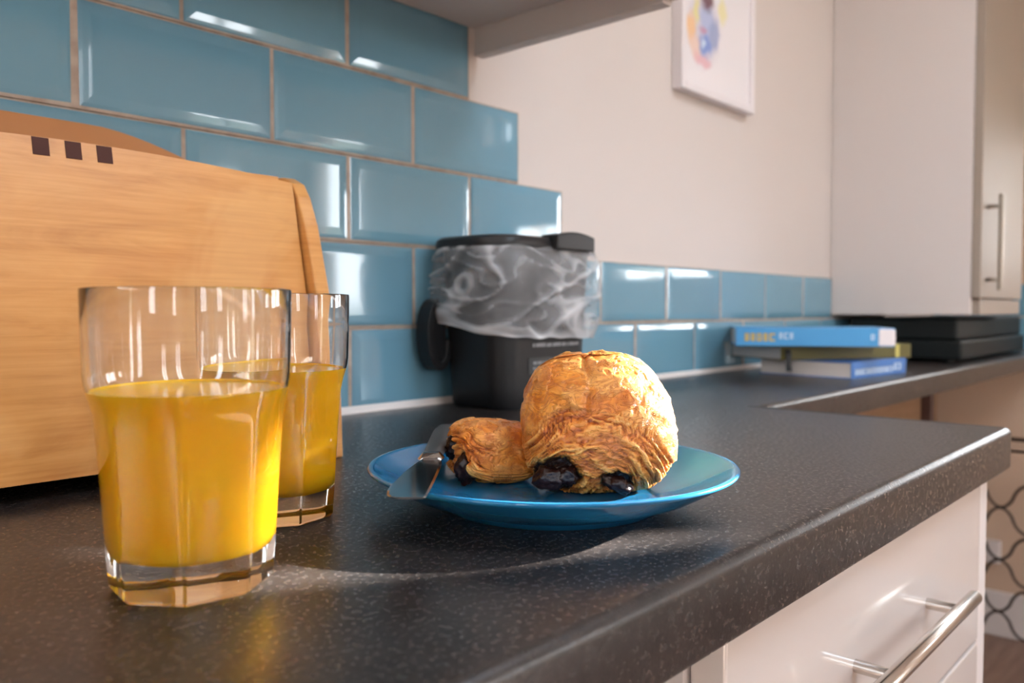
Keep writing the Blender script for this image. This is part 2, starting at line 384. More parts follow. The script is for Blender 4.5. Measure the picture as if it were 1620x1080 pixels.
# ------------------------------------------------------------------ drawer unit
du = thing('drawer_unit', 'white gloss drawer unit with bar handle under the near worktop', 'cabinet', (0, 0, Z0))
obj('carcass', box(.100, .650, -.576, -.03, ZF + .15, -T - .001), M['white_satin'], du)
obj('end_panel', box(.6535, .686, -.598, -.035, ZF, -T - .001, bev=.0015), M['white_satin'], du)
obj('plinth', box(.100, .650, -.53, -.50, ZF, ZF + .15), M['white_satin'], du)
for z0, z1 in ((-.2155, -.051), (-.4305, -.2195), (-.745, -.4345)):
    d = obj('drawer_front', box(.104, .6495, -.600, -.578, z0, z1, bev=.0018, seg=3), M['white_gloss'], du)
    zc = -.131 if z1 > -.1 else z1 - .08
    bm = bmesh.new(); tube(bm, [(x, -.627, zc) for x in (.252, .2526, .2535, .38, .5135, .5144, .515)], [.0050, .0058, .0062, .0062, .0062, .0058, .0050], 20)
    h = obj('handle', bm, M['steel'], d, smooth=True); sharp_by_angle(h, 50)
    for x in (.298, .469):
        bm = bmesh.new(); tube(bm, [(x, -.5995, zc), (x, -.6265, zc)], .0048, 14)
        pz = obj('handle_post', bm, M['steel'], d, smooth=True); sharp_by_angle(pz, 50)
wm = thing('washing_machine', 'white front loading washing machine with grey fascia left of the drawers', 'washing machine', (-.205, 0, Z0))
obj('casing', box(-.298, .298, -.545, -.05, ZF + .02, -T - .004, bev=.006), M['white_satin'], wm)
fs = obj('control_fascia', box(-.296, .296, -.5585, -.5455, -.165, -.055, bev=.003), M['grey_plastic'], wm)
obj('detergent_drawer', box(-.285, -.12, -.563, -.559, -.155, -.065, bev=.002), M['white_satin'], fs)
bm = bmesh.new(); tube(bm, [(0.1, -.559, -.11), (.1, -.580, -.11)], .022, 24); kn = obj('control_dial', bm, M['white_satin'], fs); sharp_by_angle(kn)
obj('front_panel', box(-.296, .296, -.560, -.5455, ZF + .03, -.168, bev=.003), M['white_gloss'], wm)
bm = bmesh.new(); lathe(bm, [(.13, 0), (.165, .004), (.17, .016), (.15, .026), (.13, .022)], 40, closed=True)
dr = obj('door', bm, M['grey_plastic'], wm, loc=(0, -.5605, -.45), rot=(R(90), 0, 0)); sharp_by_angle(dr)
bm = bmesh.new(); lathe(bm, [(0, .016), (.08, .013), (.1295, .004), (.1295, .001), (0, .001)], 40); obj('door_glass', bm, M['dark_appliance'], dr)
for x in (-.25, .25):
    for y in (-.5, -.1):
        bm = bmesh.new(); lathe(bm, [(0, ZF), (.02, ZF), (.018, ZF + .02), (0, ZF + .02)], 16, (x, y)); obj('foot', bm, M['black_plastic'], wm)

# ------------------------------------------------------------------ overhead cupboard (upper left)
oc = thing('overhead_cupboard', 'cream overhead cupboard seen from below above the blue tiles', 'cupboard', (0, 0, Z0))
obj('carcass_base', box(-1.2, .509, -.305, -.0095, .502, .520), M['white_satin'], oc)
obj('carcass_box', box(-1.2, .509, -.305, -.0095, .5205, 1.2), M['white_satin'], oc)
obj('end_panel', box(.5095, .527, -.3055, -.0095, .465, 1.2, bev=.0012), M['white_satin'], oc)
for x0, x1 in ((-1.2, -.62), (-.616, -.05), (-.046, .527)):
    d = obj('door', box(x0, x1, -.3265, -.3065, .470, 1.2, bev=.0018), M['white_gloss'], oc)
    bm = bmesh.new(); tube(bm, [(x0 + .05, -.354, .52), (x0 + .05, -.354, .74)], .006, 14); h = obj('handle', bm, M['steel'], d, smooth=True); sharp_by_angle(h, 50)
    for z in (.55, .71):
        bm = bmesh.new(); tube(bm, [(x0 + .05, -.326, z), (x0 + .05, -.354, z)], .0045, 12); obj('handle_post', bm, M['steel'], d, smooth=True)

# ------------------------------------------------------------------ tall cupboard at the far end
tcb = thing('tall_cupboard', 'pale tall hanging cupboard at the far end of the counter above the books', 'cupboard', (1.79, 0, Z0))
obj('carcass', box(.018, .43, -.316, -.0008, .118, 1.35), M['shaded_satin'], tcb)
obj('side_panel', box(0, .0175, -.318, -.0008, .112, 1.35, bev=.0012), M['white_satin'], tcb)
obj('bottom_rail', box(.018, .43, -.334, -.3165, .112, .147, bev=.0012), M['shaded_satin'], tcb)
d = obj('door', box(.003, .4295, -.3375, -.3185, .150, 1.35, bev=.002), M['shaded_satin'], tcb)
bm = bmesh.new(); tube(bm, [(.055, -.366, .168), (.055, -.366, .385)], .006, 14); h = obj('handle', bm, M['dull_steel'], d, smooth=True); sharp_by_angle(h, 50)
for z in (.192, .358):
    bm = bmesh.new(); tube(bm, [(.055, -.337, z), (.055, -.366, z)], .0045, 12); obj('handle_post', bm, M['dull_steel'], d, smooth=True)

# ------------------------------------------------------------------ picture on the wall
pc = thing('framed_print', 'white framed print with a blue and orange watercolour hanging on the cream wall', 'picture', (1.0295, -.0005, Z0 + .525))
obj('backing', box(.001, .288, -.014, 0, .001, .42), M['picture_white'], pc)
bm = bmesh.new()
for a in ((0, .016, 0, .421), (.273, .289, 0, .421), (.016, .273, 0, .016), (.016, .273, .405, .421)): bx(bm, a[0], a[1], -.022, -.0005, a[2], a[3], bev=.0015)
obj('frame', bm, M['picture_white'], pc)
pm = mat('watercolour_print', (.78, .75, .76), .7, spec=.2); b = NB(pm); v = b.coords((1, 1, 1))
def blob(cx, cz, sx_, sz_, soft=.5):
    mp = b.n('ShaderNodeMapping'); mp.vector_type = 'POINT'; mp.inputs['Scale'].default_value = (1 / sx_, 0, 1 / sz_); mp.inputs['Location'].default_value = (-cx / sx_, 0, -cz / sz_)
    dn = b.n('ShaderNodeTexNoise'); dn.inputs['Scale'].default_value = 45; b.l(v, dn.inputs['Vector'])
    ml = b.n('ShaderNodeVectorMath', operation='MULTIPLY_ADD'); b.l(dn.outputs['Color'], ml.inputs[0]); ml.inputs[1].default_value = (.03, .03, .03); 
    sb = b.n('ShaderNodeVectorMath', operation='ADD'); sb.inputs[1].default_value = (-.015, 0, -.015); b.l(v, sb.inputs[0]); b.l(sb.outputs[0], ml.inputs[2])
    b.l(ml.outputs[0], mp.inputs[0]); ln = b.n('ShaderNodeVectorMath', operation='LENGTH'); b.l(mp.outputs[0], ln.inputs[0])
    return b.ramp(ln.outputs['Value'], [(1 - soft, G(.85)), (1.0, G(0))])
c = (.78, .75, .76, 1)
for cx, cz, sx_, sz_, col in ((.085, .13, .075, .085, (.60, .56, .62, 1)), (.040, .115, .020, .040, (.80, .50, .24, 1)), (.060, .085, .03, .03, (.78, .58, .48, 1)), (.085, .066, .040, .016, (.74, .44, .48, 1)),
        (.10, .145, .036, .040, (.40, .47, .68, 1)), (.128, .125, .022, .040, (.30, .35, .55, 1)), (.095, .098, .034, .026, (.16, .27, .62, 1)), (.092, .125, .018, .010, (.52, .28, .40, 1)), (.085, .100, .010, .012, (.60, .72, .80, 1)),
        (.162, .178, .018, .035, (.76, .70, .36, 1)), (.060, .150, .014, .030, (.72, .66, .26, 1)), (.100, .186, .034, .030, (.10, .012, .02, 1)), (.105, .225, .040, .024, (.45, .10, .05, 1))):
    c = b.mix(blob(cx, cz, sx_, sz_), c, col)
b.l(c, b.b.inputs['Base Color'])
obj('print', box(.016, .273, -.0155, -.0142, .016, .405), pm, pc)

# ------------------------------------------------------------------ bread bin
bb = thing('bread_bin', 'honey pine bread bin with three dark inlays behind the juice glasses', 'bread bin', (0, 0, Z0))
XI0, XI1, XO0, XO1 = -.249, .1035, -.2635, .118
prof = [(-.2425, 0), (-.2400, .065), (-.2330, .105), (-.2240, .142), (-.2095, .195), (-.1990, .219), (-.190, .2315), (-.177, .2375), (-.160, .239), (-.03, .240), (-.03, 0)]
for x0, x1 in ((XI1 + .001, XO1), (XO0, XI0 - .001)):
    o = obj('side_panel', prism(bmesh.new(), prof, 'x', x0, x1), M['wood'], bb)
    bmd = o.modifiers.new('round', 'BEVEL'); bmd.width = .0018; bmd.segments = 2
# leaning front: board with an arched top edge
def front_y(z): return -.194 - .206 * (.232 - z) + .07 * max(0, .13 - z) ** 1.0
def top_z(x):   t = (x + .0727) / .18; return .2402 - .0100 * t * t
def bot_z(x): return .0125
bm = bmesh.new(); nx, nz = 40, 24; grid = []
for side in (0, 1):
    g = []
    for i in range(nx + 1):
        x = XI0 + (XI1 - .0012 - XI0) * i / nx; col = []
        for j in range(nz + 1):
            z = bot_z(x) + (top_z(x) - bot_z(x)) * j / nz
            col.append(bm.verts.new((x, front_y(z) + (.013 if side else 0), z)))
        g.append(col)
    grid.append(g)
for s, g in enumerate(grid):
    for i in range(nx):
        for j in range(nz): bm.faces.new((g[i][j], g[i + 1][j], g[i + 1][j + 1], g[i][j + 1]))
A, B = grid
for i in range(nx):
    bm.faces.new((A[i][0], A[i + 1][0], B[i + 1][0], B[i][0])); bm.faces.new((A[i][nz], A[i + 1][nz], B[i + 1][nz], B[i][nz]))
for j in range(nz):
    bm.faces.new((A[0][j], A[0][j + 1], B[0][j + 1], B[0][j])); bm.faces.new((A[nx][j], A[nx][j + 1], B[nx][j + 1], B[nx][j]))
fp = obj('front_flap', bm, M['wood'], bb); sharp_by_angle(fp, 40)
for xc in (-.0936, -.0727, -.0517):
    z1 = top_z(xc) - .0004; z0 = z1 - .0122
    bm = bmesh.new(); P = []
    ring0 = [(-.0053, front_y(z0) - .0004, z0), (.0053, front_y(z0) - .0004, z0), (.0053, front_y(z1) - .0004, z1 ), (-.0053, front_y(z1) - .0004, z1)]
    ring1 = [(a, y + .0137, z) for a, y, z in ring0]
    fan_loft(bm, [ring0, ring1]); o = obj('inlay', bm, M['walnut'], fp, loc=(xc, 0, 0))
    o['label'] = 'small dark walnut inlay'
# back board with a rounded, arched top
P = [(XI0, .0)] + [(XI1, .0)]
pts = [(XI0 + .001, .004), (XI1 - .001, .004), (XI1 - .001, .240)]
for i in range(25):
    t = i / 24; x = XI1 - .004 - (XI1 - XI0 - .008) * t; s = (x + .0727) / .172
    pts.append((x, .2885 - .002 * s * s - .055 * max(0, abs(s) - .46) ** 1.6))
pts.append((XI0 + .001, .240))
obj('back_board', prism(bmesh.new(), pts, 'y', -.029, -.016), M['wood_shaded'], bb)
obj('top_board', box(XI0 + .0005, XI1 - .0005, -.172, -.0295, .226, .2385), M['wood'], bb)
obj('base_board', box(XI0 + .0005, XI1 - .0005, -.205, -.0295, .012, .022), M['wood'], bb)

# ------------------------------------------------------------------ tumblers and juice
def octa(t, R_, phi):
    a = (t - phi) % (math.pi / 4) - math.pi / 8
    return R_ * math.cos(math.pi / 8) / math.cos(a)
def tumbler(name, label, loc, phi, group):
    bm = bmesh.new(); n = 128
    outer = [(.0000, .0340, 1.0), (.0008, .0356, 1.0), (.0022, .0369, 1.0), (.0160, .0381, .9), (.0240, .0387, .72), (.0400, .0398, .62), (.0600, .0412, .58), (.0740, .0424, .50), (.0790, .0431, .42), (.0835, .0440, .28), (.0875, .0448, .14), (.0910, .0453, .04), (.0950, .0456, 0), (.1150, .0461, 0), (.1310, .0464, 0), (.1320, .0462, 0)]
    inner = [(.1322, .0457, 0), (.1315, .0454, 0), (.1150, .0450, 0), (.0950, .0443, 0), (.0900, .0438, .04), (.0860, .0432, .2), (.0800, .0420, .42), (.0740, .0410, .5), (.0600, .0396, .55), (.0400, .0381, .55), (.0260, .0364, .5), (.0200, .0338, .4), (.0170, .0290, .3), (.0160, .0150, 0)]
    def ring(z, rad, k):
        out = []
        for i in range(n):
            t = 2 * math.pi * i / n; rr = k * octa(t, rad, phi) + (1 - k) * rad * (1 - .03 * k)
            out.append((rr * math.cos(t), rr * math.sin(t), z))
        return out
    rings = [ring(z, rad * .95, k) for z, rad, k in outer + inner]
    Rv = [[bm.verts.new(p) for p in r] for r in rings]
    for A, B in zip(Rv, Rv[1:]):
        for i in range(n): bm.faces.new((A[i], A[(i + 1) % n], B[(i + 1) % n], B[i]))
    c0 = bm.verts.new((0, 0, .0006)); c1 = bm.verts.new((0, 0, .0160))
    for i in range(n):
        bm.faces.new((Rv[0][(i + 1) % n], Rv[0][i], c0)); bm.faces.new((Rv[-1][i], Rv[-1][(i + 1) % n], c1))
    g = obj(name, bm, M['glass'], None, loc=loc); sharp_by_angle(g, 24)
    return tag(g, label, 'glass', group)
def juice(label, loc, phi, group):
    bm = bmesh.new(); d = .00035; n = 128
    prof = [(.0160 - d, .0150, 0), (.0170 - d, .0290, .3), (.0200, .0338 + d, .4), (.0260, .0364 + d, .5), (.0400, .0381 + d, .55), (.0600, .0396 + d, .55), (.0740, .0410 + d, .5), (.0800, .0420 + d, .42), (.0860, .0432 + d, .2), (.0884, .0436 + d, .08), (.0884, .0430, .06), (.0876, .0420, .0)]
    rings = []
    for z, rad, k in prof:
        rg = []
        rad *= .95
        for i in range(n):
            t = 2 * math.pi * i / n; rr = k * octa(t, rad, phi) + (1 - k) * rad * (1 - .03 * k); rg.append((rr * math.cos(t), rr * math.sin(t), z))
        rings.append(rg)
    fan_loft(bm, rings); o = obj('orange_juice', bm, M['juice'], None, loc=loc); sharp_by_angle(o, 40)
    return tag(o, label, 'juice', group)
G1, G2 = (-.122, -.455, Z0), (-.0285, -.3735, Z0)
tumbler('tumbler', 'near clear faceted tumbler in front, half hiding the other one', G1, R(-32), 'juice tumblers')
juice('orange juice filling the near tumbler in front', G1, R(-32), 'orange juice')
tumbler('tumbler', 'rear clear faceted tumbler standing half behind the near one', G2, R(-53), 'juice tumblers')
juice('orange juice filling the rear tumbler', G2, R(-53), 'orange juice')

# ------------------------------------------------------------------ plate
PC = (.106, -.477)
prof = [(0, .0035), (.055, .0035), (.060, .0030), (.0625, 0), (.0665, 0), (.0690, .0030), (.075, .0052), (.092, .0112), (.106, .0188), (.1125, .0228), (.1150, .0242), (.1158, .0254), (.1150, .0264), (.1134, .0266), (.1110, .0256), (.103, .0212), (.090, .0152), (.078, .0106), (.066, .0086), (.040, .0080), (0, .0080)]
pl = obj('side_plate', lathe(bmesh.new(), prof, 128), M['blue_plate'], None, loc=(*PC, Z0 + .0002), smooth=True)
tag(pl, 'blue glazed side plate holding two pastries on the worktop', 'plate')

# ------------------------------------------------------------------ knife lying across the plate rim
kf = thing('butter_knife', 'steel butter knife with a wide blade lying across the left rim of the blue plate', 'knife', (-.041, -.505, Z0 + .0272), math.atan2(.178, .201))
def slab(secs, name, m, thick):
    bm = bmesh.new(); rings = []
    for x, yl, yr, z, th in secs:
        if name == 'blade': z = z + (.1215 - x) * .045
        e_ = min(th * .9, (yr - yl) * .2)
        rings.append([(x, yl, z + th * .5), (x, yl + e_, z + th), (x, (yl + yr) / 2, z + th), (x, yr - e_, z + th), (x, yr, z + th * .5), (x, yr - e_, z), (x, yl + e_, z)])
    fan_loft(bm, rings); o = obj(name, bm, m, kf); sharp_by_angle(o, 14 if name == 'blade' else 40); return o
slab([(-.0035, -.0105, .0035, 0, .0009), (-.0010, -.0112, .0066, 0, .0010), (.004, -.0112, .0086, 0, .0011), (.018, -.0110, .0105, 0, .0012), (.040, -.0106, .0112, 0, .0013), (.070, -.0098, .0108, 0, .0014), (.095, -.0090, .0096, 0, .0016), (.110, -.0082, .0085, 0, .0018), (.118, -.0074, .0077, 0, .0022), (.1215, -.0068, .0070, 0, .0028)], 'blade', M['knife'], 0)
slab([(.1216, -.0066, .0068, -.0004, .0040), (.1235, -.0080, .0082, -.0012, .0066), (.127, -.0082, .0084, -.0015, .0074), (.131, -.0080, .0082, -.0012, .0068), (.133, -.0066, .0068, -.0004, .0046)], 'bolster', M['knife'], 0)
slab([(.1331, -.0064, .0066, 0, .0042), (.150, -.0070, .0072, 0, .0046), (.190, -.0084, .0086, 0, .0056), (.225, -.0096, .0098, 0, .0062), (.245, -.0100, .0102, 0, .0062), (.257, -.0092, .0094, 0, .0056), (.264, -.0070, .0072, .0004, .0044), (.2675, -.0036, .0038, .001, .0026)], 'handle', M['knife_handle'], 0)

# ------------------------------------------------------------------ pastries
def sp(c, e_): return math.copysign(abs(c) ** e_, c)
def fbm(p, s, o=4): return noise.fractal(Vector(p) * s, .6, 2.1, o)
def pastry(name, label, loc, rotz, a, e1, e2, lay_c, lay_r, holes, seed, spacing=.0030, crease=None, shape=None):
    """local axes: x right along the end face, -y towards the end face, z up"""
    nu, nv = 380, 210; hz = a[2] * .5
    bm = bmesh.new(); verts = []
    for j in range(nv + 1):
        ph = -math.pi / 2 + math.pi * j / nv; row = []
        for i in range(1 if j in (0, nv) else nu):
            th = 2 * math.pi * (i + .37) / nu
            c_ = sp(math.cos(ph), e1)
            row.append(bm.verts.new((a[0] * c_ * sp(math.cos(th), e2), a[1] * c_ * sp(math.sin(th), e2), hz + hz * sp(math.sin(ph), e1))))
        verts.append(row)
    for A, B in zip(verts, verts[1:]):
        for i in range(nu):
            k_ = (i + 1) % nu
            if len(A) == 1: bm.faces.new((A[0], B[k_], B[i]))
            elif len(B) == 1: bm.faces.new((A[i], A[k_], B[0]))
            else: bm.faces.new((A[i], A[k_], B[k_], B[i]))
    bmesh.ops.recalc_face_normals(bm, faces=bm.faces[:])
    if shape:
        for v in bm.verts: v.co = shape(v.co)
    bm.normal_update()
    L = bm.verts.layers.float.new('layer'); E = bm.verts.layers.float.new('endface'); F = bm.verts.layers.float.new('flake'); H = bm.verts.layers.float.new('hole'); new = []
    sd = Vector((seed * 3.1, seed * 1.7, seed * .9))
    cl = lambda t: max(0.0, min(1.0, t))
    for v in bm.verts:
        p = v.co.copy(); n = v.normal.copy(); q = p + sd
        dx, dz = (p.x - lay_c[0]), (p.z - lay_c[1]) * lay_c[2]
        th = math.atan2(dz, dx)
        rho0 = math.hypot(dx, dz)
        # long flowing strata: warp varies slowly along the arc, faster across it
        wob = noise.noise(Vector((th * 1.9 + seed, rho0 * 60, seed))) * .0040 + noise.noise(Vector((th * 3.0, rho0 * 190, seed + 4))) * .0016
        rho = rho0 + wob
        front = cl((-n.y - .05) / .25); side = cl((abs(n.x) - .45) / .3) * cl((hz * .9 - p.z) / .012) * .7
        em = max(front, side) * cl((lay_r + .003 * noise.noise(Vector((th * 3, seed, 2))) - rho) / .0035)
        k0 = 1 / spacing
        nl = noise.noise(Vector((th * 1.3 + seed, rho * k0 * 1.0, seed + 1))) + .55 * noise.noise(Vector((th * 2.6, rho * k0 * 2.1, seed + 8))) + .25 * noise.noise(Vector((th * 3.2, rho * k0 * 4.0, seed + 3)))
        nl2 = noise.noise(Vector((th * 1.8 + 9, rho * k0 * 1.7 + 5, seed + 6)))
        gro = math.exp(-(nl / .10) ** 2); gro2 = math.exp(-(nl2 / .07) ** 2)
        saw = cl(.62 + .55 * nl + .25 * nl2 - .55 * gro - .40 * gro2)
        d = em * (.0015 * nl + .0007 * nl2 - .0016 * gro - .0011 * gro2)
        fl = fbm(q + Vector((5, 5, 5)), 60, 3) ; flk = cl((fl - .06) / .05)
        wr_ = 1 - abs(noise.noise(q * 46 + Vector((0, 0, 2)))) * 5.0
        d += (1 - em) * (.0007 * flk + .0008 * max(0, wr_) + .0011 * fbm(q, 26, 3) + .00025 * fbm(q, 140, 2))
        d += .0026 * fbm(q, 15, 2)
        if crease: d -= crease(p)
        dig = 0
        for hx, hz_, rx, rz, dep in holes:
            t = math.hypot((p.x - hx) / rx, (p.z - hz_) / rz) + .20 * fbm(q, 110, 3)
            if n.y < -.05: dig = max(dig, dep * cl((1.12 - t) / .35))
        c_ = p + n * d + Vector((0, dig, 0))
        if p.z < .002: c_.z = max(c_.z, 0)
        c_.z = max(c_.z, .0)
        new.append((c_, cl(saw + .10 * fbm(q, 200, 2)), em, flk * .45 + .25 * cl(wr_), dig))
    for v, (c_, s_, e_, f_, g_) in zip(bm.verts, new): v.co = c_; v[L] = s_; v[E] = e_; v[F] = f_; v[H] = cl((g_ - .0035) / .003)
    o = thing(name, label, 'pastry', loc, rotz, 'pastries on the blue plate')
    obj('pastry_body', bm, M['pastry'], o, smooth=True)
    return o
def choc(parent, c, r, seed, rot=(0, 0, 0)):
    bm = bmesh.new(); bmesh.ops.create_icosphere(bm, subdivisions=4, radius=1)
    for v in bm.verts:
        f = 1 + .26 * fbm(v.co + Vector((seed, 0, 0)), 1.6, 3); v.co = Vector((v.co.x * r[0] * f, v.co.y * r[1] * f, v.co.z * r[2] * f))
    o = obj('chocolate_stick', bm, M['chocolate'], parent, loc=c, rot=rot, smooth=True); o['label'] = 'dark glossy chocolate filling'
    return o
vaz = R(36)
def crease_big(p):
    g = abs(p.x + .006 - .0022 * math.sin(p.z * 190 + 1) - .004 * max(0, (.062 - p.z) / .02))
    return .0026 * math.exp(-(g / .0016) ** 2) * max(0, min(1, (p.z - .052) / .008)) if p.z > .05 else 0
def shape_big(c):
    h = c.z / .0865
    x, y, z = c.x, c.y, c.z
    taper = 1.0 - .20 * max(0, h - .35) ** 1.2                 # narrower towards the top
    x = x * taper - .0065 * max(0, h - .30) + .0025 * math.sin(math.pi * h)
    if y < 0: y = y + .030 * max(0, h - .38) ** 1.3              # the end face leans back as it rises
    return Vector((x, y, z))
big = pastry('pain_au_chocolat', 'large golden chocolate pastry standing tall on the plate, sunlit right side', (.1305, -.494, Z0 + .0086), vaz - R(90), (.0490, .045, .0860), .68, .70,
             (-.004, .000, 1.0), .0575, [(-.0240, .0145, .0160, .0115, .009), (.0125, .0100, .0115, .0078, .008)], 3.0, .0034, crease_big, shape_big)
choc(big, (-.0285, -.0350, .0125), (.0100, .0052, .0072), 1.0)
choc(big, (-.0175, -.0345, .0140), (.0065, .0045, .0058), 4.0)
choc(big, (.0125, -.0360, .0100), (.0088, .0048, .0048), 7.0, (0, R(22), 0))
def shape_small(c):
    return Vector((c.x, c.y, c.z * (1 - .0 * c.y)))
ex = Vector((math.sin(vaz), -math.cos(vaz))); ev = Vector((math.cos(vaz), math.sin(vaz))); camxy = Vector((-.301, -.810))
def at(lat, D):
    # position from lateral offset and depth along the camera's forward axis
    f = Vector((math.cos(.734), math.sin(.734))); r_ = Vector((math.sin(.734), -math.cos(.734)))
    p_ = camxy + f * D + r_ * lat; return (p_.x, p_.y)
sx_, sy_ = at(-.0115, .556)
small = pastry('pain_au_chocolat', 'small low chocolate pastry lying beside the knife, half hidden behind the larger one', (sx_, sy_, Z0 + .0090), vaz - R(90) - R(58), (.0275, .0295, .0405), .62, .64,
               (.002, .004, 1.1), .036, [(-.0125, .0215, .0085, .0105, .006), (.0075, .0125, .0085, .0125, .006)], 11.0, .0050, None, None)
choc(small, (-.0120, -.0235, .0215), (.0060, .0070, .0085), 2.0)
choc(small, (.0080, -.0240, .0110), (.0066, .0075, .0098), 5.0)

# ------------------------------------------------------------------ caddy with liner
cx0, cx1, cy0, cy1 = .414, .626, -.143, -.015
cad = thing('food_caddy', 'black plastic food waste caddy with a hanging side handle by the blue tiles', 'caddy', (0, 0, Z0))
def rring(i, z, r): return [(x, y, z) for x, y in rrect(cx0 + i, cx1 - i, cy0 + i * .5, cy1 - i * .5, r)]
bm = bmesh.new(); fan_loft(bm, [rring(.026, 0, .026), rring(.022, .006, .028), rring(.020, .03, .03), rring(.010, .185, .034), rring(.010, .200, .034), rring(.014, .200, .032), rring(.024, .012, .026)], cap0=True, cap1=True)
o = obj('caddy_body', bm, M['black_plastic'], cad); sharp_by_angle(o, 40)
bm = bmesh.new(); fan_loft(bm, [rring(.010, .1985, .034), rring(-.002, .1985, .042), rring(-.004, .203, .044), rring(-.003, .2100, .044), rring(.002, .2135, .042), rring(.012, .2145, .036), rring(.016, .2135, .034), rring(.016, .1985, .034)], False, False)
bm.verts.ensure_lookup_table(); n_ = 36
for i in range(n_): bm.faces.new((bm.verts[i], bm.verts[(i + 1) % n_], bm.verts[7 * n_ + (i + 1) % n_], bm.verts[7 * n_ + i]))
o = obj('caddy_rim', bm, M['black_plastic'], cad); sharp_by_angle(o, 40)
bm = bmesh.new(); P = []
for i in range(13):
    t = i / 12; P.append((.510 + .078 * t, .2175 + .0050 * math.sin(math.pi * t)))
P += [(.588, .1990), (.510, .1990)]
o = obj('rim_clip', prism(bm, P, 'y', cy0 - .0125, cy0 + .016), M['black_plastic'], cad); bmd = o.modifiers.new('round', 'BEVEL'); bmd.width = .0022; bmd.segments = 2
# loop handle on the left face
pts = []
for i in range(17):
    t = R(100 + 250 * i / 16); pts.append((.418 + .017 * math.cos(t) - (.0), -.030, .092 + .040 * math.sin(t)))
bm = bmesh.new(); rings = []
for i, (x, y, z) in enumerate(pts):
    t = R(100 + 250 * i / 16); nx_, nz_ = math.cos(t), math.sin(t)
    rings.append([(x - nx_ * .006, y - .012, z - nz_ * .006), (x + nx_ * .006, y - .012, z + nz_ * .006), (x + nx_ * .006, y + .012, z + nz_ * .006), (x - nx_ * .006, y + .012, z - nz_ * .006)])
fan_loft(bm, rings); o = obj('handle', bm, M['black_plastic'], cad); bmd = o.modifiers.new('round', 'BEVEL'); bmd.width = .003; bmd.segments = 3
obj('handle_fill', box(.4045, .4300, -.0395, -.0205, .058, .130, bev=.004), M['black_plastic'], o)
# blurred small print on the front face
def dashes(x0, x1, z0, z1, seed):
    rr = random.Random(seed); bm = bmesh.new(); x = x0
    while x < x1 - .002:
        w_ = min(rr.uniform(.002, .0045), x1 - x)
        bx(bm, x, x + w_, -.0006, 0, z0 + rr.uniform(0, .0004), z1 - rr.uniform(0, .0006)); x += w_ + rr.choice((.0007, .0008, .0024))
    return bm
slope = math.atan2((.010 - .024) * .5, .165)
yf = lambda z: cy0 + (.020 - .010 * (z - .03) / .155) * .5
o = obj('printed_text', dashes(.486, .580, .0765, .0815, 5), M['print_grey'], cad, loc=(0, yf(.079) - .0003, 0)); o['kind'] = 'stuff'
pnl = obj('printed_label', box(.479, .585, -.0006, 0, .043, .063), M['box_grey'], cad, loc=(0, yf(.053) - .0003, 0))
for z, s_ in ((.0545, 6), (.0475, 8)):
    o = obj('printed_text', dashes(.487, .575, z, z + .0042, s_), M['print_grey'], pnl, loc=(0, -.0007, 0)); o['kind'] = 'stuff'
# translucent liner folded over the rim
bm = bmesh.new(); N, H = 220, 46
path = rrect(cx0, cx1, cy0, cy1, .042, 60)
tot = []; L_ = 0
for i, p_ in enumerate(path):
    q_ = path[(i + 1) % len(path)]; tot.append(L_); L_ += math.dist(p_, q_)
def on_path(s_):
    s_ %= L_
    lo = max(i for i in range(len(tot)) if tot[i] <= s_ + 1e-12)
    p_, q_ = path[lo], path[(lo + 1) % len(path)]; d_ = math.dist(p_, q_) or 1; t = (s_ - tot[lo]) / d_
    x, y = p_[0] + (q_[0] - p_[0]) * t, p_[1] + (q_[1] - p_[1]) * t
    return x, y
crv = bm.verts.layers.float.new('crease')
cxm, cym = (cx0 + cx1) / 2, (cy0 + cy1) / 2
rows = []
base = []
for i in range(N):
    s_ = L_ * i / N; x, y = on_path(s_); xa, ya = on_path(s_ - .004); xb, yb = on_path(s_ + .004)
    n2 = Vector((-(yb - ya), xb - xa)).normalized()
    if n2.dot(Vector((x - cxm, y - cym))) < 0: n2 = -n2
    base.append((x, y, n2, s_))
for j in range(H + 1):
    t = j / H; row = []
    for i, (x, y, n2, s_) in enumerate(base):
        a = Vector((x * 20, y * 20, t * 2.2))
        zt = .2005 + .0035 * noise.noise(Vector((x * 28, y * 28, 3.3)))
        u_ = (x - cx0) / (cx1 - cx0); f_ = (y - cy0) / (cy1 - cy0)
        zb = .0905 - .006 * u_ + .022 * f_ * (1 - u_ * .5) + .003 * noise.noise(Vector((x * 30, y * 30, 9)))
        z = zt + (zb - zt) * t
        bul = .003 + .0055 * math.sin(math.pi * min(1, t * 1.05)) ** .8 - .004 * max(0, t - .86) / .14
        wv_ = Vector((x * 9, y * 9, t * 1.6)); wx = noise.noise(wv_ + Vector((7, 0, 0))) * .9; wz = noise.noise(wv_ + Vector((0, 7, 0))) * .9
        sp_ = s_ * 13
        rg = abs(noise.noise(Vector((sp_ + wx * 1.2 + t * 1.5, 1.5, t * 2.6 + wz)))); rg2 = abs(noise.noise(Vector((sp_ * 1.7 - t * 2.2 + wz, 8.5, t * 5.0 + wx * 1.5))))
        big_ = noise.noise(Vector((sp_ * .55, 3.5, t * 1.7 + wx * .5)))
        cr = max(0, 1 - rg * 5.0); cr2 = max(0, 1 - rg2 * 6.0)
        env = min(1, t * 5) * (1 - .45 * t)
        d_ = bul + env * (.0060 * cr + .0028 * cr2 + .0045 * big_)
        if y + n2.y * d_ > -.0085: d_ = min(d_, .004)
        v = bm.verts.new((x + n2.x * d_, y + n2.y * d_, z)); v[crv] = .34 * cr ** 1.5 + .20 * cr2 + .22 * big_ + .40 * max(0, t - .88) / .12 + .10 * max(0, .10 - t) / .10
        row.append(v)
    rows.append(row)
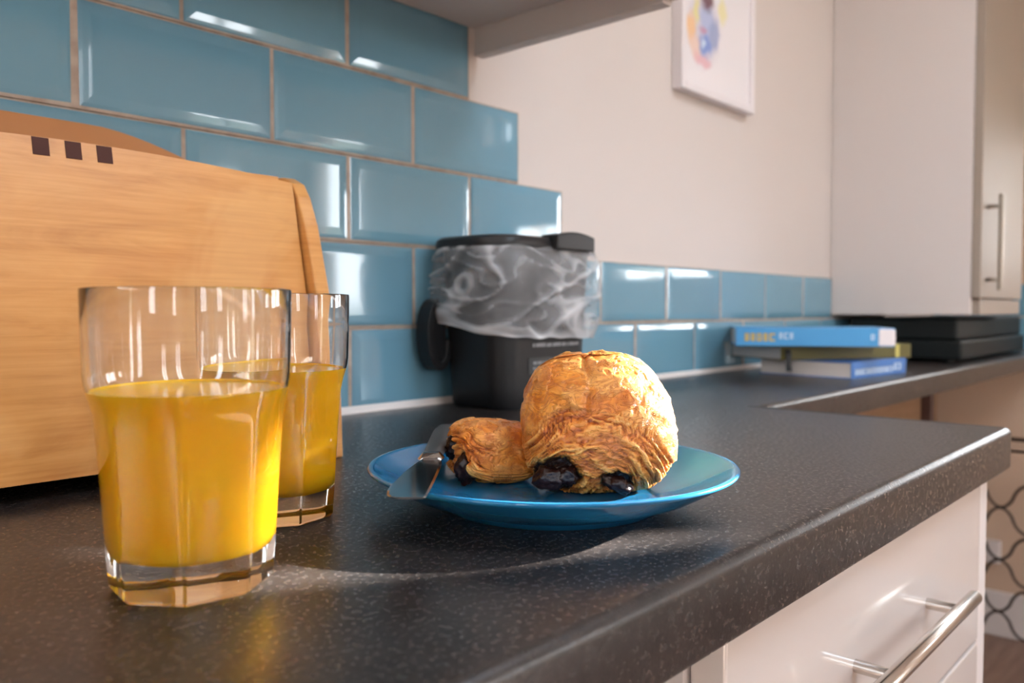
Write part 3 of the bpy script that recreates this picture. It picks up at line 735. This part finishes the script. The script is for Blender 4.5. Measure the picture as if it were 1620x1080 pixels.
for A, B in zip(rows, rows[1:]):
    for i in range(N): bm.faces.new((A[i], A[(i + 1) % N], B[(i + 1) % N], B[i]))
ln = obj('bin_liner', bm, M['film'], None, loc=(0, 0, Z0), smooth=True)
tag(ln, 'crumpled translucent liner bag folded over the rim of the black caddy', 'bag')

# ------------------------------------------------------------------ books
def letters(bm, x0, x1, z0, z1, y, seed, axis='x'):
    rr = random.Random(seed); x = x0; h_ = z1 - z0
    while x < x1 - h_ * .3:
        w_ = h_ * rr.uniform(.45, .75)
        s_ = h_ * .2
        bx(bm, x, x + s_, y - .0004, y, z0, z1)
        k_ = rr.choice((0, 1, 2))
        bx(bm, x, x + w_, y - .0004, y, z1 - s_, z1)
        if k_: bx(bm, x, x + w_, y - .0004, y, z0, z0 + s_)
        if k_ != 1: bx(bm, x + w_ - s_, x + w_, y - .0004, y, z0, z1)
        x += w_ + h_ * .25
    return bm
def book(label, corner, rot, L, W, th, cover, texts, bulge=0, z=0, cover2=None):
    """local: spine along +x at y=0 (facing -y), book body towards +y"""
    t = thing('book', label, 'book', (corner[0], corner[1], Z0 + z), rot, 'books stacked on the counter')
    bm = bmesh.new(); P = [(0, 0), (0, th)]
    ct = .0018
    bx(bm, 0, L, 0.0005, W, 0, ct, bev=.0004); bx(bm, 0, L, 0.0005, W, th - ct, th, bev=.0004)
    bx(bm, 0, L, -.0008, ct, 0, th, bev=.0008)
    obj('cover', bm, cover, t)
    bm = bmesh.new()
    if bulge: pp = [(ct, ct), (L - .004, ct)] + [(L - .004 + bulge * math.sin(math.pi * k_ / 8), ct + (th - 2 * ct) * k_ / 8) for k_ in range(1, 8)] + [(L - .004, th - ct), (ct, th - ct)]
    else: pp = [(.002, ct), (L - .003, ct), (L - .003, th - ct), (.002, th - ct)]
    prism(bm, pp, 'y', ct + .0002, W - .003)
    obj('pages', bm, M['page'], t)
    for k_, (x0, x1, z0, z1, col) in enumerate(texts):
        o = obj('title', letters(bmesh.new(), x0, x1, z0, z1, -.0009, k_ + 3), col, t); o['label'] = 'title lettering on the spine'
    return t
yel = flat('yellow_ink', (.70, .45, .03)); pale = flat('pale_ink', (.62, .74, .84)); gold = flat('gold_ink', (.52, .46, .12))
# bottom book: fore edge faces left, spine faces the room
b1 = book('blue spined book with grey page edges, lowest of the stack by the wall', (1.199, -.270), R(-6), .224, .185, .030, flat('royal_blue_cover', (.05, .17, .47)), [(.012, .165, .006, .017, pale), (.17, .205, .008, .022, pale)])
b2 = book('olive green book with a yellow band, in the middle of the stack', (1.166, -.153), R(-29.5), .300, .16, .027, flat('olive_cover', (.095, .080, .012)), [], z=.0302)
bm = box(.262, .271, -.0016, -.0006, .001, .026); o = obj('yellow_band', bm, gold, b2); o['label'] = 'yellow band around the spine'
bm = bmesh.new(); P = []
pts = [(.012, -.0030, .020), (.013, -.0055, .012), (.012, -.0062, .002), (.011, -.0070, -.010), (.013, -.0072, -.020)]
rings = [[(x - .006, y, z), (x + .006, y, z), (x + .006, y - .0008, z), (x - .006, y - .0008, z)] for x, y, z in pts]
fan_loft(bm, rings); o = obj('ribbon', bm, M['black_plastic'], b2); o['label'] = 'black ribbon hanging from the book'
b3 = book('thick bright blue book with yellow title lettering, topmost of the stack', (1.105, -.094), R(-59.5), .272, .175, .033, flat('bright_blue_cover', (.055, .29, .58)), [(.016, .066, .009, .023, yel), (.076, .105, .013, .024, pale), (.232, .242, .012, .022, pale)], bulge=.006, z=.0576)
bm = box(.243, .2735, -.0016, .020, -.0003, .0333, bev=.004); o = obj('spine_end', bm, M['picture_white'], b3); o['label'] = 'white end of the spine'
# low black box sized to fill the dark gap under the tall cupboard
ap = thing('counter_appliance', 'low black appliance box filling the dark gap under the tall cupboard', 'appliance', (2.22, -.20, Z0 + .0004))
obj('casing', box(-.40, .28, -.095, .16, .006, .052, bev=.006), M['dark_appliance'], ap)
obj('lid', box(-.40, .28, -.085, .16, .0525, .104, bev=.006), M['dark_appliance'], ap)
for x in (-.36, .24):
    for y in (-.06, .12):
        bm = bmesh.new(); lathe(bm, [(0, 0), (.012, 0), (.012, .0062), (0, .0062)], 12, (x, y)); obj('foot', bm, M['black_plastic'], ap)

# ------------------------------------------------------------------ wire rack and socket at the end wall
rk = thing('wire_rack', 'dark wire rack of wavy rods standing on the floor below the counter', 'rack', (2.45, -.05, Z0 + ZF))
zt = .655; cell = .154
for k_ in range(3):
    zc_ = .061 + k_ * cell
    for sgn in (-1, 1):
        pts = []
        for i in range(141):
            y = -.62 + .60 * i / 140; ph_ = 2 * math.pi * (y + .204) / .135
            s_ = math.cos(ph_); s_ = math.copysign(abs(s_) ** .7, s_)
            pts.append((0, y, zc_ + cell / 2 + sgn * (cell / 4 - .003 - (cell / 4 - .004) * s_) ))
        bm = bmesh.new(); tube(bm, pts, .0042, 8); obj('wavy_rod', bm, M['rod'], rk, smooth=True)
for y in (-.62, -.02):
    bm = bmesh.new(); tube(bm, [(0, y, 0), (0, y, zt)], .006, 8); obj('upright', bm, M['rod'], rk, smooth=True)
bm = bmesh.new(); tube(bm, [(0, -.62, zt - .006), (0, -.02, zt - .006)], .006, 8); obj('top_rail', bm, M['rod'], rk, smooth=True)
bm = bmesh.new(); tube(bm, [(.0, -.62, zt - .04), (.0, -.02, zt - .04)], .004, 8); obj('top_rail', bm, M['rod'], rk, smooth=True)
so = thing('wall_socket', 'small white socket box on the end wall behind the wire rack', 'socket', (XR, -.175, Z0 - .635))
obj('face_plate', box(-.03, -.0002, -.045, .045, -.035, .035, bev=.003), M['white_satin'], so)
obj('rocker_switch', box(-.034, -.0302, -.012, .004, .006, .024, bev=.001), M['white_satin'], so)
